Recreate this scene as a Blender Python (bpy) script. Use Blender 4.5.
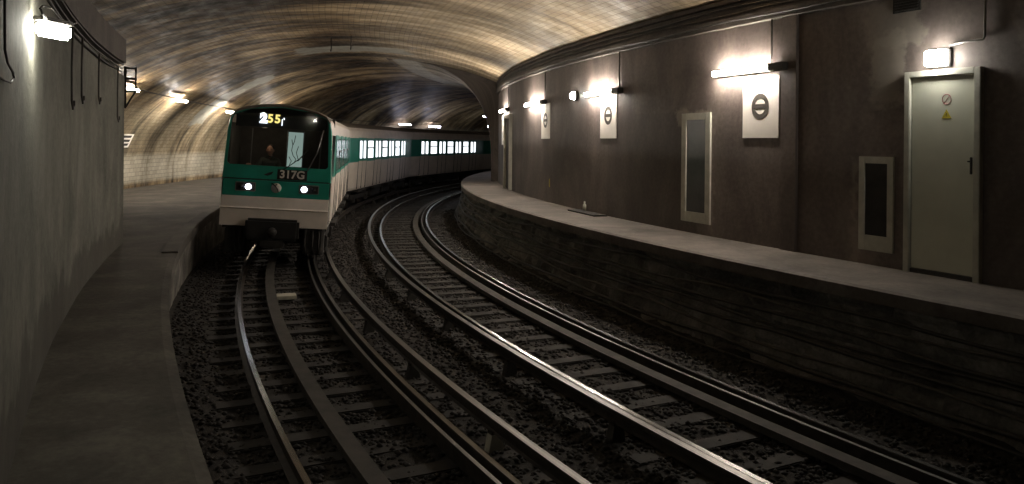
import bpy, bmesh, math, random
import numpy as np
from mathutils import Vector, Matrix, noise
for o in list(bpy.data.objects): bpy.data.objects.remove(o)
S = bpy.context.scene
C = S.collection
PI = math.pi
# ------------------------------------------------------------------ camera, world, exposure
CX, CZ = 51.296, 33.179            # centre of the curve the whole tunnel follows
A0 = math.atan2(-CZ, -CX)
cd = bpy.data.cameras.new('camera'); cam = bpy.data.objects.new('camera', cd); C.objects.link(cam)
cd.sensor_width = 36; cd.lens = 770.5 / 1024 * 36; cd.shift_y = -(242 - 142.43) / 1024; cd.clip_start = .05
cam.matrix_world = Matrix.Translation((0, 0, 2.721)) @ Matrix.Rotation(PI / 2, 4, 'X') @ Matrix.Rotation(.009685, 4, 'Z')
S.camera = cam
W = bpy.data.worlds.new('world'); S.world = W; W.use_nodes = True
W.node_tree.nodes['Background'].inputs[0].default_value = (.5, .45, .4, 1)
W.node_tree.nodes['Background'].inputs[1].default_value = .0005
S.view_settings.view_transform = 'Standard'; S.view_settings.look = 'None'
S.view_settings.exposure = 0.6; S.view_settings.gamma = 1; S.view_settings.use_curve_mapping = False
LAMP = 172.0                        # radiance of the fluorescent tubes
random.seed(4); rng = np.random.default_rng(5)

# ------------------------------------------------------------------ polar helpers
def pol(R, a, h=0.0):
    t = A0 - math.radians(a)
    return Vector((CX + R * math.cos(t), CZ + R * math.sin(t), h))
def rz(a): return A0 - math.radians(a) + PI      # local x towards the centre (right), y onwards
def frame(R, a, h, roll=0.0):
    return Matrix.Translation(pol(R, a, h)) @ Matrix.Rotation(rz(a), 4, 'Z') @ Matrix.Rotation(roll, 4, 'Y')

# ------------------------------------------------------------------ materials
class N:
    def __init__(s, name):
        s.m = bpy.data.materials.new(name); s.m.use_nodes = True; s.t = s.m.node_tree; s.t.nodes.clear()
        s.out = s.t.nodes.new('ShaderNodeOutputMaterial')
    def n(s, typ, **k):
        x = s.t.nodes.new('ShaderNode' + typ)
        for a, b in k.items(): setattr(x, a, b)
        return x
    def l(s, a, b): s.t.links.new(a, b)
    def mapv(s, src, sc):
        m = s.n('Mapping'); m.inputs['Scale'].default_value = sc; s.l(src, m.inputs['Vector']); return m.outputs[0]
    def noise(s, vec, scale, detail=4, rough=.6, dist=0):
        x = s.n('TexNoise'); s.l(vec, x.inputs['Vector']); x.inputs['Scale'].default_value = scale
        x.inputs['Detail'].default_value = detail; x.inputs['Roughness'].default_value = rough
        x.inputs['Distortion'].default_value = dist
        return x.outputs['Fac']
    def ramp(s, fac, stops):
        r = s.n('ValToRGB'); s.l(fac, r.inputs[0]); e = r.color_ramp.elements
        while len(e) < len(stops): e.new(.5)
        for q, (p, c) in zip(e, stops):
            q.position = p; q.color = (*c, 1) if len(c) == 3 else c
        return r.outputs[0]
    def mix(s, fac, a, b, mode='MIX'):
        x = s.n('Mix', data_type='RGBA', blend_type=mode)
        for sock, v in ((x.inputs[0], fac), (x.inputs[6], a), (x.inputs[7], b)):
            if isinstance(v, (int, float)): sock.default_value = v
            elif isinstance(v, tuple): sock.default_value = (*v, 1)
            else: s.l(v, sock)
        return x.outputs[2]
    def math(s, op, a, b=0.0, c=None):
        x = s.n('Math', operation=op)
        for i, v in enumerate((a, b, c)):
            if v is None: continue
            if isinstance(v, (int, float)): x.inputs[i].default_value = v
            else: s.l(v, x.inputs[i])
        return x.outputs[0]
    def bsdf(s, col, rough=.7, metal=0., bump=None, bs=.3, bd=.02):
        b = s.n('BsdfPrincipled')
        for k, v in (('Base Color', col), ('Roughness', rough), ('Metallic', metal)):
            if isinstance(v, tuple): b.inputs[k].default_value = (*v, 1)
            elif isinstance(v, (int, float)): b.inputs[k].default_value = v
            else: s.l(v, b.inputs[k])
        if bump is not None:
            u = s.n('Bump'); u.inputs['Strength'].default_value = bs; u.inputs['Distance'].default_value = bd
            s.l(bump, u.inputs['Height']); s.l(u.outputs[0], b.inputs['Normal'])
        s.l(b.outputs[0], s.out.inputs[0]); return b
    def obj(s): return s.n('TexCoord').outputs['Object']
    def uv(s): return s.n('TexCoord').outputs['UV']
def simple(name, c, rough=.6, metal=0., var=.25, scale=6., bump=.15):
    n = N(name); v = n.obj(); f = n.noise(v, scale, 5)
    lo = tuple(x * (1 - var) for x in c); hi = tuple(min(1, x * (1 + var)) for x in c)
    n.bsdf(n.ramp(f, [(.3, lo), (.7, hi)]), rough, metal, n.noise(v, scale * 5, 3), bump, .005); return n.m
def emit(name, c, st):
    n = N(name); e = n.n('Emission'); e.inputs[0].default_value = (*c, 1); e.inputs[1].default_value = st
    n.l(e.outputs[0], n.out.inputs[0]); return n.m
def boxmask(n, sx, x0, x1, w=.1):
    "soft 1 between x0 and x1"
    a = n.n('MapRange', interpolation_type='SMOOTHSTEP'); n.l(sx, a.inputs[0]); a.inputs[1].default_value = x0 - w; a.inputs[2].default_value = x0 + w
    b = n.n('MapRange', interpolation_type='SMOOTHSTEP'); n.l(sx, b.inputs[0]); b.inputs[1].default_value = x1 + w; b.inputs[2].default_value = x1 - w
    # inverted range handled by swapping the outputs
    b.inputs[1].default_value = x1 - w; b.inputs[2].default_value = x1 + w; b.inputs[3].default_value = 1; b.inputs[4].default_value = 0
    return n.math('MULTIPLY', a.outputs[0], b.outputs[0])

def vault_mat():
    n = N('vault_tiles'); uv = n.uv(); sp = n.n('SeparateXYZ'); n.l(uv, sp.inputs[0]); u, v = sp.outputs[0], sp.outputs[1]
    br = n.n('TexBrick'); n.l(uv, br.inputs['Vector']); br.inputs['Scale'].default_value = 1
    br.inputs['Brick Width'].default_value = .30; br.inputs['Row Height'].default_value = .15; br.inputs['Mortar Size'].default_value = .008
    br.inputs['Mortar Smooth'].default_value = .3
    br.inputs['Color1'].default_value = (1, .97, .9, 1); br.inputs['Color2'].default_value = (.72, .67, .58, 1); br.inputs['Mortar'].default_value = (.25, .22, .18, 1)
    st = n.noise(n.mapv(uv, (.62, .10, 1)), 1.0, 6, .6, 1.1)
    st2 = n.noise(n.mapv(uv, (2.4, .45, 1)), 1.0, 6, .7, .5)
    f = n.math('ADD', n.math('MULTIPLY', st, .66), n.math('MULTIPLY', st2, .34))
    dirt_and_glow = n.ramp(f, [(.38, (.022, .015, .009)), (.455, (.10, .07, .042)), (.51, (.30, .22, .13)), (.57, (.58, .45, .28)), (.66, (.80, .69, .50))])
    big = n.noise(n.mapv(uv, (.16, .22, 1)), 1.0, 3, .55, .6)
    dirt_and_glow = n.mix(n.ramp(big, [(.40, (1, 1, 1)), (.58, (0, 0, 0))]), dirt_and_glow, (.26, .22, .18), 'MULTIPLY')
    clean = n.ramp(f, [(.36, (.30, .27, .21)), (.5, (.62, .59, .51)), (.7, (.8, .78, .71))])
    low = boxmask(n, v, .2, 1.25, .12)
    dirt_and_glow = n.mix(n.math('MULTIPLY', boxmask(n, v, 11.3, 18, 1.2), .6), dirt_and_glow, n.ramp(f, [(.38, (.20, .155, .10)), (.50, (.50, .41, .29)), (.62, (.82, .73, .57))]))  # right of the vault paler: wall-lamp light put into the tile colour
    c = n.mix(low, dirt_and_glow, clean)
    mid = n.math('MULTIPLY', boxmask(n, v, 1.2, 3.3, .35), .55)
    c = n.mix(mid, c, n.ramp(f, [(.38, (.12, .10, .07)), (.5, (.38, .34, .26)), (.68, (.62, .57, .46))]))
    c = n.mix(.75, c, br.outputs['Color'], 'MULTIPLY')
    wob = n.math('MULTIPLY', n.math('SUBTRACT', n.noise(uv, 1.1, 3), .5), 1.1)
    uw = n.math('ADD', u, wob); vw = n.math('ADD', v, n.math('MULTIPLY', wob, 1.5))
    # cement repair bands left in the vault
    p1 = n.math('MULTIPLY', boxmask(n, uw, 33.0, 34.3, .07), boxmask(n, vw, 2.6, 6.6, .1))
    p2 = n.math('MULTIPLY', boxmask(n, uw, 28.0, 29.8, .07), boxmask(n, vw, 8.6, 12.6, .1))
    pm = n.math('MAXIMUM', p1, p2)
    cem = n.ramp(n.noise(uv, 3, 5), [(.3, (.27, .27, .235)), (.7, (.42, .42, .37))])
    c = n.mix(n.math('MULTIPLY', pm, .85), c, cem)
    c = n.mix(boxmask(n, v, -1, .03, .02), c, (.16, .155, .15))
    rough = n.ramp(n.noise(uv, 2.3, 4), [(.35, (.42,) * 3), (.65, (.75,) * 3)])
    hgt = n.math('ADD', n.math('MULTIPLY', br.outputs['Fac'], -.6), n.math('MULTIPLY', n.noise(uv, 9, 3), 1.2))
    bb = n.bsdf(c, rough, 0, hgt, .45, .012); bb.inputs['Specular IOR Level'].default_value = .3; return n.m
def wall_mat():
    n = N('dark_brown_render'); uv = n.uv(); sp = n.n('SeparateXYZ'); n.l(uv, sp.inputs[0]); u, v = sp.outputs[0], sp.outputs[1]
    a = n.noise(n.mapv(uv, (1, .45, 1)), .9, 7, .65, .5); b = n.noise(uv, 14, 4, .6)
    f = n.math('ADD', n.math('MULTIPLY', a, .75), n.math('MULTIPLY', b, .25))
    c = n.ramp(f, [(.35, (.072, .057, .050)), (.5, (.13, .104, .092)), (.65, (.215, .175, .155))])
    pan = n.math('MULTIPLY', boxmask(n, u, 9.6, 13.0, .02), boxmask(n, v, -1, 2.3, .02))
    c = n.mix(n.math('MULTIPLY', pan, .35), c, (.10, .085, .08))
    # pale plaster patches round the door, the niche heads and the vent
    for (x0, x1, y0, y1, s) in ((6.05, 6.6, 2.25, 3.2, .5), (10.2, 11.35, 2.1, 2.32, .7), (5.8, 6.7, 3.0, 3.6, .4), (10.12, 10.22, .2, 2.2, .5), (6.83, 6.93, .1, 1.5, .4)):
        wob = n.math('MULTIPLY', n.math('SUBTRACT', n.noise(uv, 4, 4), .5), .5)
        m = n.math('MULTIPLY', boxmask(n, n.math('ADD', u, wob), x0 * .9058, x1 * .9058, .05), boxmask(n, n.math('ADD', v, wob), y0, y1, .05))
        c = n.mix(n.math('MULTIPLY', m, s), c, (.33, .29, .24))
    n.bsdf(c, .62, 0, b, .35, .01); return n.m
def concrete(name, lo, mid, hi, sc=1.2, bump=.4, rough=.85, stretch=(1, 1, 1), base=None):
    n = N(name); v = n.mapv(n.uv(), stretch); a = n.noise(v, sc, 8, .65, .4); b = n.noise(n.uv(), sc * 14, 4)
    f = n.math('ADD', n.math('MULTIPLY', a, .75), n.math('MULTIPLY', b, .25))
    c = n.ramp(f, [(.36, lo), (.5, mid), (.64, hi)])
    if base:     # splashed dirt with a ragged upper edge
        sp = n.n('SeparateXYZ'); n.l(n.uv(), sp.inputs[0]); w = n.math('ADD', sp.outputs[1], n.math('MULTIPLY', n.math('SUBTRACT', n.noise(n.uv(), 1.3, 5), .5), 1.3))
        c = n.mix(n.math('MULTIPLY', boxmask(n, w, -9, base, .12), .7), c, (.035, .027, .019))
    n.bsdf(c, rough, 0, b, bump, .012); return n.m
def brush(name, c, rough, metal, c2=None):
    n = N(name); uv = n.uv(); f = n.noise(n.mapv(uv, (.4, 40, 1)), 1, 4, .6)
    c2 = c2 or tuple(x * .55 for x in c)
    n.bsdf(n.ramp(f, [(.35, c2), (.65, c)]), rough, metal); return n.m

M = {}
M['vault'] = vault_mat(); M['wall'] = wall_mat()
M['conc'] = concrete('left_wall_concrete', (.085, .083, .066), (.16, .157, .128), (.24, .235, .195), 1.1, .5, .8, (1.1, .8, 1), .55)
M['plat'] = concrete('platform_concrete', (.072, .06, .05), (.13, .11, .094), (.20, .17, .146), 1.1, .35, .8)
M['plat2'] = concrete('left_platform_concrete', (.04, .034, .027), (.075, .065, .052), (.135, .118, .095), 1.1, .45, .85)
M['masonry'] = concrete('platform_masonry', (.05, .046, .04), (.17, .155, .135), (.34, .31, .27), 1.6, .9, .9)
M['bed'] = concrete('track_bed', (.012, .010, .009), (.032, .027, .022), (.065, .056, .047), 6, 1, .95)
M['ledge'] = concrete('dark_ledge', (.035, .028, .024), (.075, .06, .05), (.12, .10, .085), 1.5, .4, .7)
M['stone'] = simple('gravel_stone', (.036, .031, .027), .9, 0, .6, 9)
M['timber'] = simple('old_sleeper_wood', (.03, .026, .022), .85, 0, .45, 5, .4)
M['plank'] = simple('grey_plank', (.06, .052, .043), .8, 0, .35, 6, .3)
M['railtop'] = brush('polished_rail_head', (.62, .6, .58), .24, 1, (.35, .33, .31))
M['railold'] = brush('dull_rail_head', (.27, .255, .235), .4, .85)
M['rust'] = simple('rusty_rail_web', (.045, .036, .029), .7, .3, .4, 8)
M['black'] = simple('black_rubber', (.016, .015, .014), .6, 0, .3)
M['under'] = simple('dark_underframe', (.03, .027, .024), .7, .2, .4)
M['teal'] = simple('teal_paint', (.014, .29, .205), .35, 0, .10, 3, .03)
M['cream'] = simple('cream_paint', (.80, .72, .64), .42, 0, .10, 2.5, .03)
M['roof'] = simple('dusty_roof', (.20, .17, .14), .7, 0, .25)
M['seam'] = simple('dark_seam_rubber', (.03, .028, .026), .6)  # plain dark rubber of joints and gaskets
M['grey'] = simple('grey_frame_paint', (.50, .49, .42), .6, 0, .15)
M['door'] = simple('pale_green_door_paint', (.60, .60, .49), .5, 0, .08, 2)
M['housing'] = simple('lamp_housing', (.05, .045, .04), .5)
M['white'] = simple('white_enamel', (.86, .82, .75), .45, 0, .06, 3)
M['dark_sign'] = simple('dark_sign_paint', (.07, .06, .05), .5)
M['pane'] = simple('dark_panel', (.03, .028, .027), .3, 0, .5, 3)
M['tube'] = emit('fluorescent_tube', (1.0, .90, .78), LAMP)
M['tube_soft'] = emit('weak_fluorescent_tube', (1.0, .97, .84), LAMP * .42)
M['tube_blue'] = emit('cold_fluorescent_tube', (.80, .80, 1.0), LAMP * .22)
M['carlight'] = emit('lit_carriage_window', (.88, .95, 1.0), 1.35)
M['dimpane'] = simple('unlit_reflective_pane', (.30, .34, .33), .12, .6, .3)
M['cablight'] = emit('lit_cab_door_window', (.62, .80, .74), .30)
M['head'] = emit('headlight', (.80, .85, 1.0), 9)
M['yellow_led'] = emit('yellow_digit', (1.0, .80, .25), 1.0)
M['white_led'] = emit('white_digit', (.85, .9, 1.0), 2.2)
M['red'] = simple('red_print', (.34, .09, .10), .5); M['yellow'] = simple('yellow_print', (.62, .50, .05), .5)
M['steel'] = simple('grey_steel', (.25, .24, .23), .4, .7)
M['skin'] = simple('skin', (.52, .27, .18), .6, 0, .05); M['hair'] = simple('dark_hair', (.02, .014, .01), .8)
M['jacket'] = simple('dark_green_jacket', (.05, .055, .04), .8); M['cab'] = simple('cab_interior', (.07, .06, .05), .8)
M['oldinsul'] = simple('grimy_insulator', (.05, .045, .038), .6, 0, .3)
M['insul'] = simple('insulator_ceramic', (.56, .52, .42), .5, 0, .2)
M['glow_pane'] = emit('square_lamp_diffuser', (1.0, .97, .88), LAMP * .33)
M['wiring'] = simple('cable_sheath', (.05, .044, .038), .55, 0, .4)
M['wiring2'] = simple('dusty_cable_sheath', (.12, .105, .09), .7, 0, .3)
g = N('cab_glass'); tr = g.n('BsdfTransparent'); tr.inputs[0].default_value = (.72, .76, .74, 1); gl = g.n('BsdfGlossy'); gl.inputs['Roughness'].default_value = .03
mx = g.n('MixShader'); mx.inputs[0].default_value = .035; g.l(tr.outputs[0], mx.inputs[1]); g.l(gl.outputs[0], mx.inputs[2]); g.l(mx.outputs[0], g.out.inputs[0]); M['glass'] = g.m

# ------------------------------------------------------------------ mesh builder
class MB:
    def __init__(s): s.v = []; s.f = []; s.mi = []; s.mats = []; s.uv = None; s.smooth = []
    def mid(s, m):
        m = M[m] if isinstance(m, str) else m
        if m not in s.mats: s.mats.append(m)
        return s.mats.index(m)
    def add(s, vs, fs, m, smooth=False):
        b = len(s.v); s.v += [tuple(p) for p in vs]; i = s.mid(m)
        for f in fs: s.f.append(tuple(b + k for k in f)); s.mi.append(i); s.smooth.append(smooth)
        return s
    def box(s, x0, x1, y0, y1, z0, z1, m, T=None, bev=0.0):
        if bev:
            bm = bmesh.new(); bmesh.ops.create_cube(bm, size=1)
            for v in bm.verts: v.co = Vector(((x0 + x1) / 2 + v.co.x * (x1 - x0), (y0 + y1) / 2 + v.co.y * (y1 - y0), (z0 + z1) / 2 + v.co.z * (z1 - z0)))
            bmesh.ops.bevel(bm, geom=bm.edges[:], offset=bev, segments=2, affect='EDGES')
            vs = [v.co.copy() for v in bm.verts]; fs = [[v.index for v in f.verts] for f in bm.faces]; bm.free()
        else:
            vs = [Vector((x, y, z)) for z in (z0, z1) for y in (y0, y1) for x in (x0, x1)]
            fs = [(0, 2, 3, 1), (4, 5, 7, 6), (0, 1, 5, 4), (2, 6, 7, 3), (0, 4, 6, 2), (1, 3, 7, 5)]
        if T is not None: vs = [T @ v for v in vs]
        return s.add(vs, fs, m)
    def tube(s, pts, r, m, seg=8, caps=True, closed=False):
        pts = [Vector(p) for p in pts]; n = len(pts); vs = []; fs = []
        up = Vector((0, 0, 1)); prev = None
        for i, p in enumerate(pts):
            if closed: d = (pts[(i + 1) % n] - pts[i - 1]).normalized()
            else: d = (pts[min(i + 1, n - 1)] - pts[max(i - 1, 0)]).normalized()
            if prev is None:
                ref = up if abs(d.z) < .9 else Vector((1, 0, 0)); a = d.cross(ref).normalized()
            else:
                a = (prev - d * prev.dot(d)).normalized()
            prev = a; b = d.cross(a); rr = r[i] if isinstance(r, (list, tuple)) else r
            for k in range(seg):
                q = 2 * PI * k / seg; vs.append(p + (a * math.cos(q) + b * math.sin(q)) * rr)
        for i in range(n if closed else n - 1):
            j = (i + 1) % n
            for k in range(seg):
                k2 = (k + 1) % seg; fs.append((i * seg + k, i * seg + k2, j * seg + k2, j * seg + k))
        if caps and not closed:
            fs.append(tuple(range(seg - 1, -1, -1))); fs.append(tuple((n - 1) * seg + k for k in range(seg)))
        return s.add(vs, fs, m, True)
    def prism(s, poly, axis, d0, d1, m, T=None):
        "poly in the other two axes, extruded along axis"
        def mk(p, d): return Vector({'x': (d, p[0], p[1]), 'y': (p[0], d, p[1]), 'z': (p[0], p[1], d)}[axis])
        n = len(poly); vs = [mk(p, d0) for p in poly] + [mk(p, d1) for p in poly]
        if T is not None: vs = [T @ v for v in vs]
        fs = [tuple(range(n - 1, -1, -1)), tuple(range(n, 2 * n))] + [(i, (i + 1) % n, n + (i + 1) % n, n + i) for i in range(n)]
        return s.add(vs, fs, m)
    def sphere(s, c, r, m, sc=(1, 1, 1), seg=14, rings=9):
        vs = []; fs = []
        for i in range(rings + 1):
            th = PI * i / rings
            for k in range(seg):
                ph = 2 * PI * k / seg
                vs.append(Vector(c) + Vector((r * sc[0] * math.sin(th) * math.cos(ph), r * sc[1] * math.sin(th) * math.sin(ph), r * sc[2] * math.cos(th))))
        for i in range(rings):
            for k in range(seg):
                fs.append((i * seg + k, i * seg + (k + 1) % seg, (i + 1) * seg + (k + 1) % seg, (i + 1) * seg + k))
        return s.add(vs, fs, m, True)
    def build(s, name, parent=None, mat=None):
        me = bpy.data.meshes.new(name); me.from_pydata(s.v, [], s.f)
        for m in s.mats: me.materials.append(m)
        me.polygons.foreach_set('material_index', s.mi); me.polygons.foreach_set('use_smooth', s.smooth)
        if s.uv is not None:
            L = me.uv_layers.new(name='UVMap'); idx = np.empty(len(me.loops), int); me.loops.foreach_get('vertex_index', idx)
            L.data.foreach_set('uv', np.asarray(s.uv)[idx].ravel().astype(np.float32))
        me.validate(); me.update()
        o = bpy.data.objects.new(name, me); C.objects.link(o)
        if parent: o.parent = parent
        if mat is not None: o.matrix_local = mat
        return o
def tag(o, label=None, cat=None, group=None, kind=None):
    if label: o['label'] = label
    if cat: o['category'] = cat
    if group: o['group'] = group
    if kind: o['kind'] = kind
    return o
def thing(name, mat, label, cat, group=None, kind=None):
    o = bpy.data.objects.new(name, None); C.objects.link(o); o.matrix_world = mat; o.empty_display_size = .1
    return tag(o, label, cat, group, kind)
def copy_tree(o, kids, mat, label=None, parent=None):
    r = o.copy(); C.objects.link(r); r.matrix_world = mat
    if label: r['label'] = label
    for ch in kids.get(o.name, []):
        c = ch.copy(); C.objects.link(c); c.parent = r
        for g2 in kids.get(ch.name, []):
            d = g2.copy(); C.objects.link(d); d.parent = c
    return r
def kidmap(*roots):
    k = {}
    def rec(o):
        k[o.name] = [c for c in bpy.data.objects if c.parent == o]
        for c in k[o.name]: rec(c)
    for r in roots: rec(r)
    return k
def sweep(name, prof, a0, a1, da, mats, closed=True, caps=True, jit=None, uoff=0, parent=None, smooth=False, capmat=None):
    """prof: list of (R, h); mats: one material or one per profile segment"""
    mb = MB(); n = len(prof); k = int(round((a1 - a0) / da)) + 1
    vl = [0.0]
    for i in range(1, n): vl.append(vl[-1] + math.hypot(prof[i][0] - prof[i - 1][0], prof[i][1] - prof[i - 1][1]))
    segs = n if closed else n - 1; vs = []; uv = []; fs = []; mi = []
    Rm = sum(p[0] for p in prof) / n
    pl = prof + ([prof[0]] if closed else []); vv = vl + ([vl[-1] + math.hypot(prof[0][0] - prof[-1][0], prof[0][1] - prof[-1][1])] if closed else []); m = len(pl)
    for i in range(k):
        a = a0 + (a1 - a0) * i / (k - 1)
        for j, (R, h) in enumerate(pl):
            if jit:
                jj = j % n; R2, h2 = jit(R, h, a, jj)
            else: R2, h2 = R, h
            vs.append(pol(R2, a, h2)); uv.append((math.radians(a) * Rm, vv[j]))
    for i in range(k - 1):
        for j in range(m - 1):
            b = i * m + j; fs.append((b, b + m, b + m + 1, b + 1)); mi.append(j)
    if not isinstance(mats, (list, tuple)): mats = [mats] * (m - 1)
    for f, j in zip(fs, mi):
        mb.f.append(f); mb.mi.append(mb.mid(mats[j])); mb.smooth.append(smooth)
    mb.v = vs
    if closed and caps:
        ci = mb.mid(capmat) if capmat else 0
        mb.f.append(tuple(range(n))[::-1]); mb.mi.append(ci); mb.smooth.append(False)
        mb.f.append(tuple((k - 1) * m + q for q in range(n))); mb.mi.append(ci); mb.smooth.append(False)
    mb.uv = uv
    return mb.build(name, parent)

# ------------------------------------------------------------------ THE SETTING
VM, VW, VH, VB = 57.0, 8.3, 1.5, 4.55          # ellipse of the vault
def vpt(th): return (VM + VW * math.sin(th), VH + VB * math.cos(th))
thR = math.asin((51.9 - VM) / VW)
def vault_prof(grow=0.0, thend=thR):
    pr = [(65.32 + grow, .9), (65.3 + grow, 1.18)]
    for i in range(45):
        th = PI / 2 + (thend - PI / 2) * i / 44
        pr.append((VM + (VW + grow) * math.sin(th), VH + (VB + grow) * math.cos(th)))
    return pr
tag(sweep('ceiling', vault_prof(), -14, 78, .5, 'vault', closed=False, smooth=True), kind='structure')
# projecting arch ring where the next length of tunnel begins
inner = [(VM - 4.83 * math.sin(t) ** .7, VH + (VB - .02) * math.cos(t) ** .7) for t in [math.radians(3) + (PI / 2 - math.radians(3)) * i / 36 for i in range(37)]] + [(52.17, 1.15)]
outer = [(VM + (VW + .1) * math.sin(t), VH + (VB + .1) * math.cos(t)) for t in [math.radians(-2) + (math.asin((51.8 - VM) / (VW + .1)) - math.radians(-2)) * i / 24 for i in range(25)]] + [(51.8, 4.9), (51.8, 1.15)]
tag(sweep('trim_1', inner + outer[::-1], 30.5, 44.0, .5, ['vault'] * 20 + ['ledge'] * (len(inner) + len(outer) - 20), smooth=True, capmat='ledge'), kind='structure')

tag(sweep('wall_right', [(51.9, 1.0), (51.9, 5.3), (51.5, 5.3), (51.5, 1.0)], -14, 78, .5, 'wall'), kind='structure')
tag(sweep('trim_2', [(51.95, 1.0), (51.95, 4.66), (51.88, 4.66), (51.88, 1.0)], 8.02, 8.34, .16, 'wall'), kind='structure')
tag(sweep('wall_left', [(61.3, .8), (61.3, 3.8), (61.42, 3.82), (61.42, 4.0), (61.28, 4.02), (61.28, 4.42), (65.4, 4.42), (65.4, .8)], -14, 13.95, .5, ['conc'] * 3 + ['ledge'] * 3 + ['conc'] * 2,
          jit=lambda R, h, a, j: (R + (.02 * noise.noise(Vector((a * .7, h * 2, 3))) if j in (0, 1) else 0), h)), kind='structure')
# track bed
def bedh(R, a):
    h = -.185 + .03 * noise.noise(Vector((R * 2.2, a * 2.2, 0))) + .02 * noise.noise(Vector((R * 7, a * 7, 5)))
    if R < 54.3: h += (54.3 - R) * .16
    if R > 59.7: h += (R - 59.7) * .10
    if 56.3 < R < 57.75: h += .02
    return h
prf = [(R, 0) for R in np.arange(53.1, 60.75, .15)]
tag(sweep('floor', prf, -10, 74, .2, 'bed', closed=False, jit=lambda R, h, a, j: (R, bedh(R, a)), smooth=True), kind='structure')
# right platform: slab with nosing, rough masonry face below
tag(sweep('platform', [(51.6, 1.15), (53.30, 1.15), (53.36, 1.13), (53.36, .99), (53.28, .98), (51.6, .98)], -14, 74, .5, 'plat'), kind='structure')
def stone_face(R, h, a, j):
    if j in (0, 23): return R, h
    row = int(h / .21 + 3); b = math.floor(a * 2.2 + (row % 2) * .5)
    d = .10 * noise.noise(Vector((b * 3.7, row * 5.1, 1))) + .07 * noise.noise(Vector((a * 3, h * 3, 7))) + .03 * noise.noise(Vector((a * 9, h * 9, 2)))
    fy = (h / .21 + 3) % 1; fx = (a * 2.2 + (row % 2) * .5) % 1
    if fy < .14 or fx < .06: d -= .05
    return R + d + max(0, (.3 - h)) * .28, h
prf = [(53.0, -.3)] + [(53.18 + .22 * (1 - i / 21), -.3 + 1.28 * i / 21) for i in range(22)] + [(53.0, .98)]
tag(sweep('platform_wall', prf, -10, 60, .12, 'masonry', jit=stone_face), kind='structure')
# left platform
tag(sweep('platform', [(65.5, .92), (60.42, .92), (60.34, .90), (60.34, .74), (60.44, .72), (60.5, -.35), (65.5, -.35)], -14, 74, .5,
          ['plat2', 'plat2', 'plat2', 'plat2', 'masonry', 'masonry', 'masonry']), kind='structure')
tag(sweep('trim_3', [(60.58, .92), (60.34, .91), (60.33, .92), (60.34, .94), (60.57, .94)], 12.6, 74, .6, 'plat2'), kind='structure')
# dark cornice carrying the cables on the right wall
tag(sweep('trim_4', [(51.9, 4.64), (51.98, 4.65), (51.99, 4.80), (51.95, 4.81), (51.95, 5.02), (52.0, 5.03), (52.0, 5.10), (51.9, 5.12)], -14, 60, .5, 'ledge'), kind='structure')

# ------------------------------------------------------------------ TRACKS
RL1, RR1, RL2, RR2 = 59.41, 57.91, 56.12, 54.62
HR = .155
def rail(Rc, name, label, top, cat='rail'):
    p = [(.028, 0), (-.028, 0), (-.030, -.03), (-.010, -.045), (-.009, -.125), (-.065, -.145), (-.065, -HR), (.065, -HR), (.065, -.145), (.009, -.125), (.010, -.045), (.030, -.03)]
    pr = [(Rc + x, z) for x, z in p]
    return tag(sweep(name, pr, -9, 73, .4, [top] + ['rust'] * 11), label, cat, 'running rails')
rail(RL1, 'running_rail', "thin outer rail under the left side of the train, nearest the left platform", 'railtop')
rail(RR1, 'running_rail', "right-hand running rail of the train's own track, beside the raised rail", 'railold')
rail(RL2, 'running_rail', "left running rail of the empty track, close beside the thick bright rail", 'railtop')
rail(RR2, 'running_rail', "innermost shiny rail, nearest the right platform wall", 'railtop')
def check(Rc, label):
    pr = [(Rc + x, z) for x, z in ((.02, .0), (-.02, 0), (-.02, -.1), (-.05, -.12), (-.05, -.155), (.02, -.155))]
    return tag(sweep('check_rail', pr, -9, 73, .4, ['railold'] + ['rust'] * 5), label, 'rail', 'check rails')
check(58.05, "dull check rail just inside the train track's right rail")
check(54.785, "dull check rail just inside the innermost rail of the empty track")
def plank(Rc, label):
    pr = [(Rc + .085, -.06), (Rc - .085, -.06), (Rc - .085, -.135), (Rc + .085, -.135)]
    return tag(sweep('timber_plank', pr, -9, 73, .4, 'plank'), label, 'plank', 'long planks laid between the rails')
plank(58.86, "long flat plank curving between the rails of the train's track")
plank(55.0, "long flat plank curving between the rails of the empty right track")
def third(Rc, label, off):
    t = thing('third_rail', Matrix.Translation(pol(Rc, 10, 0)), label, 'rail', 'raised third rails')
    inv = t.matrix_world.inverted()
    pr = [(Rc + x, z) for x, z in ((.038, .15), (-.038, .15), (-.04, .11), (-.012, .09), (-.012, .035), (-.04, .02), (.04, .02), (.012, .035), (.012, .09), (.04, .11))]
    b = sweep('bar', pr, -9, 73, .4, ['railold'] + ['rust'] * 9); b.parent = t; b.matrix_local = inv
    ins = None
    for i in range(26):
        a = off + 2.4 * i; Mx = inv @ frame(Rc, a, 0)
        if ins is None:
            mb = MB(); mb.prism([(-.09, -.20), (.09, -.20), (.05, .0), (-.05, .0)], 'y', -.05, .05, 'oldinsul'); mb.box(-.05, .05, -.04, .04, -.01, .03, 'rust')
            mb.box(-.14, .14, -.09, .09, -.23, -.19, 'rust')
            ins = mb.build('insulator', t, Mx)
        else:
            c = ins.copy(); C.objects.link(c); c.parent = t; c.matrix_local = Mx
            if i == 5 and off > -6:
                c.data = ins.data.copy(); c.data.materials[0] = M['insul']; c['label'] = 'pale cream insulator'
third(57.62, "raised third rail beside the train's track, on tapered insulators", -5.9 + .0)
third(56.46, "thick bright raised third rail left of the empty track", -6.2)
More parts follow.
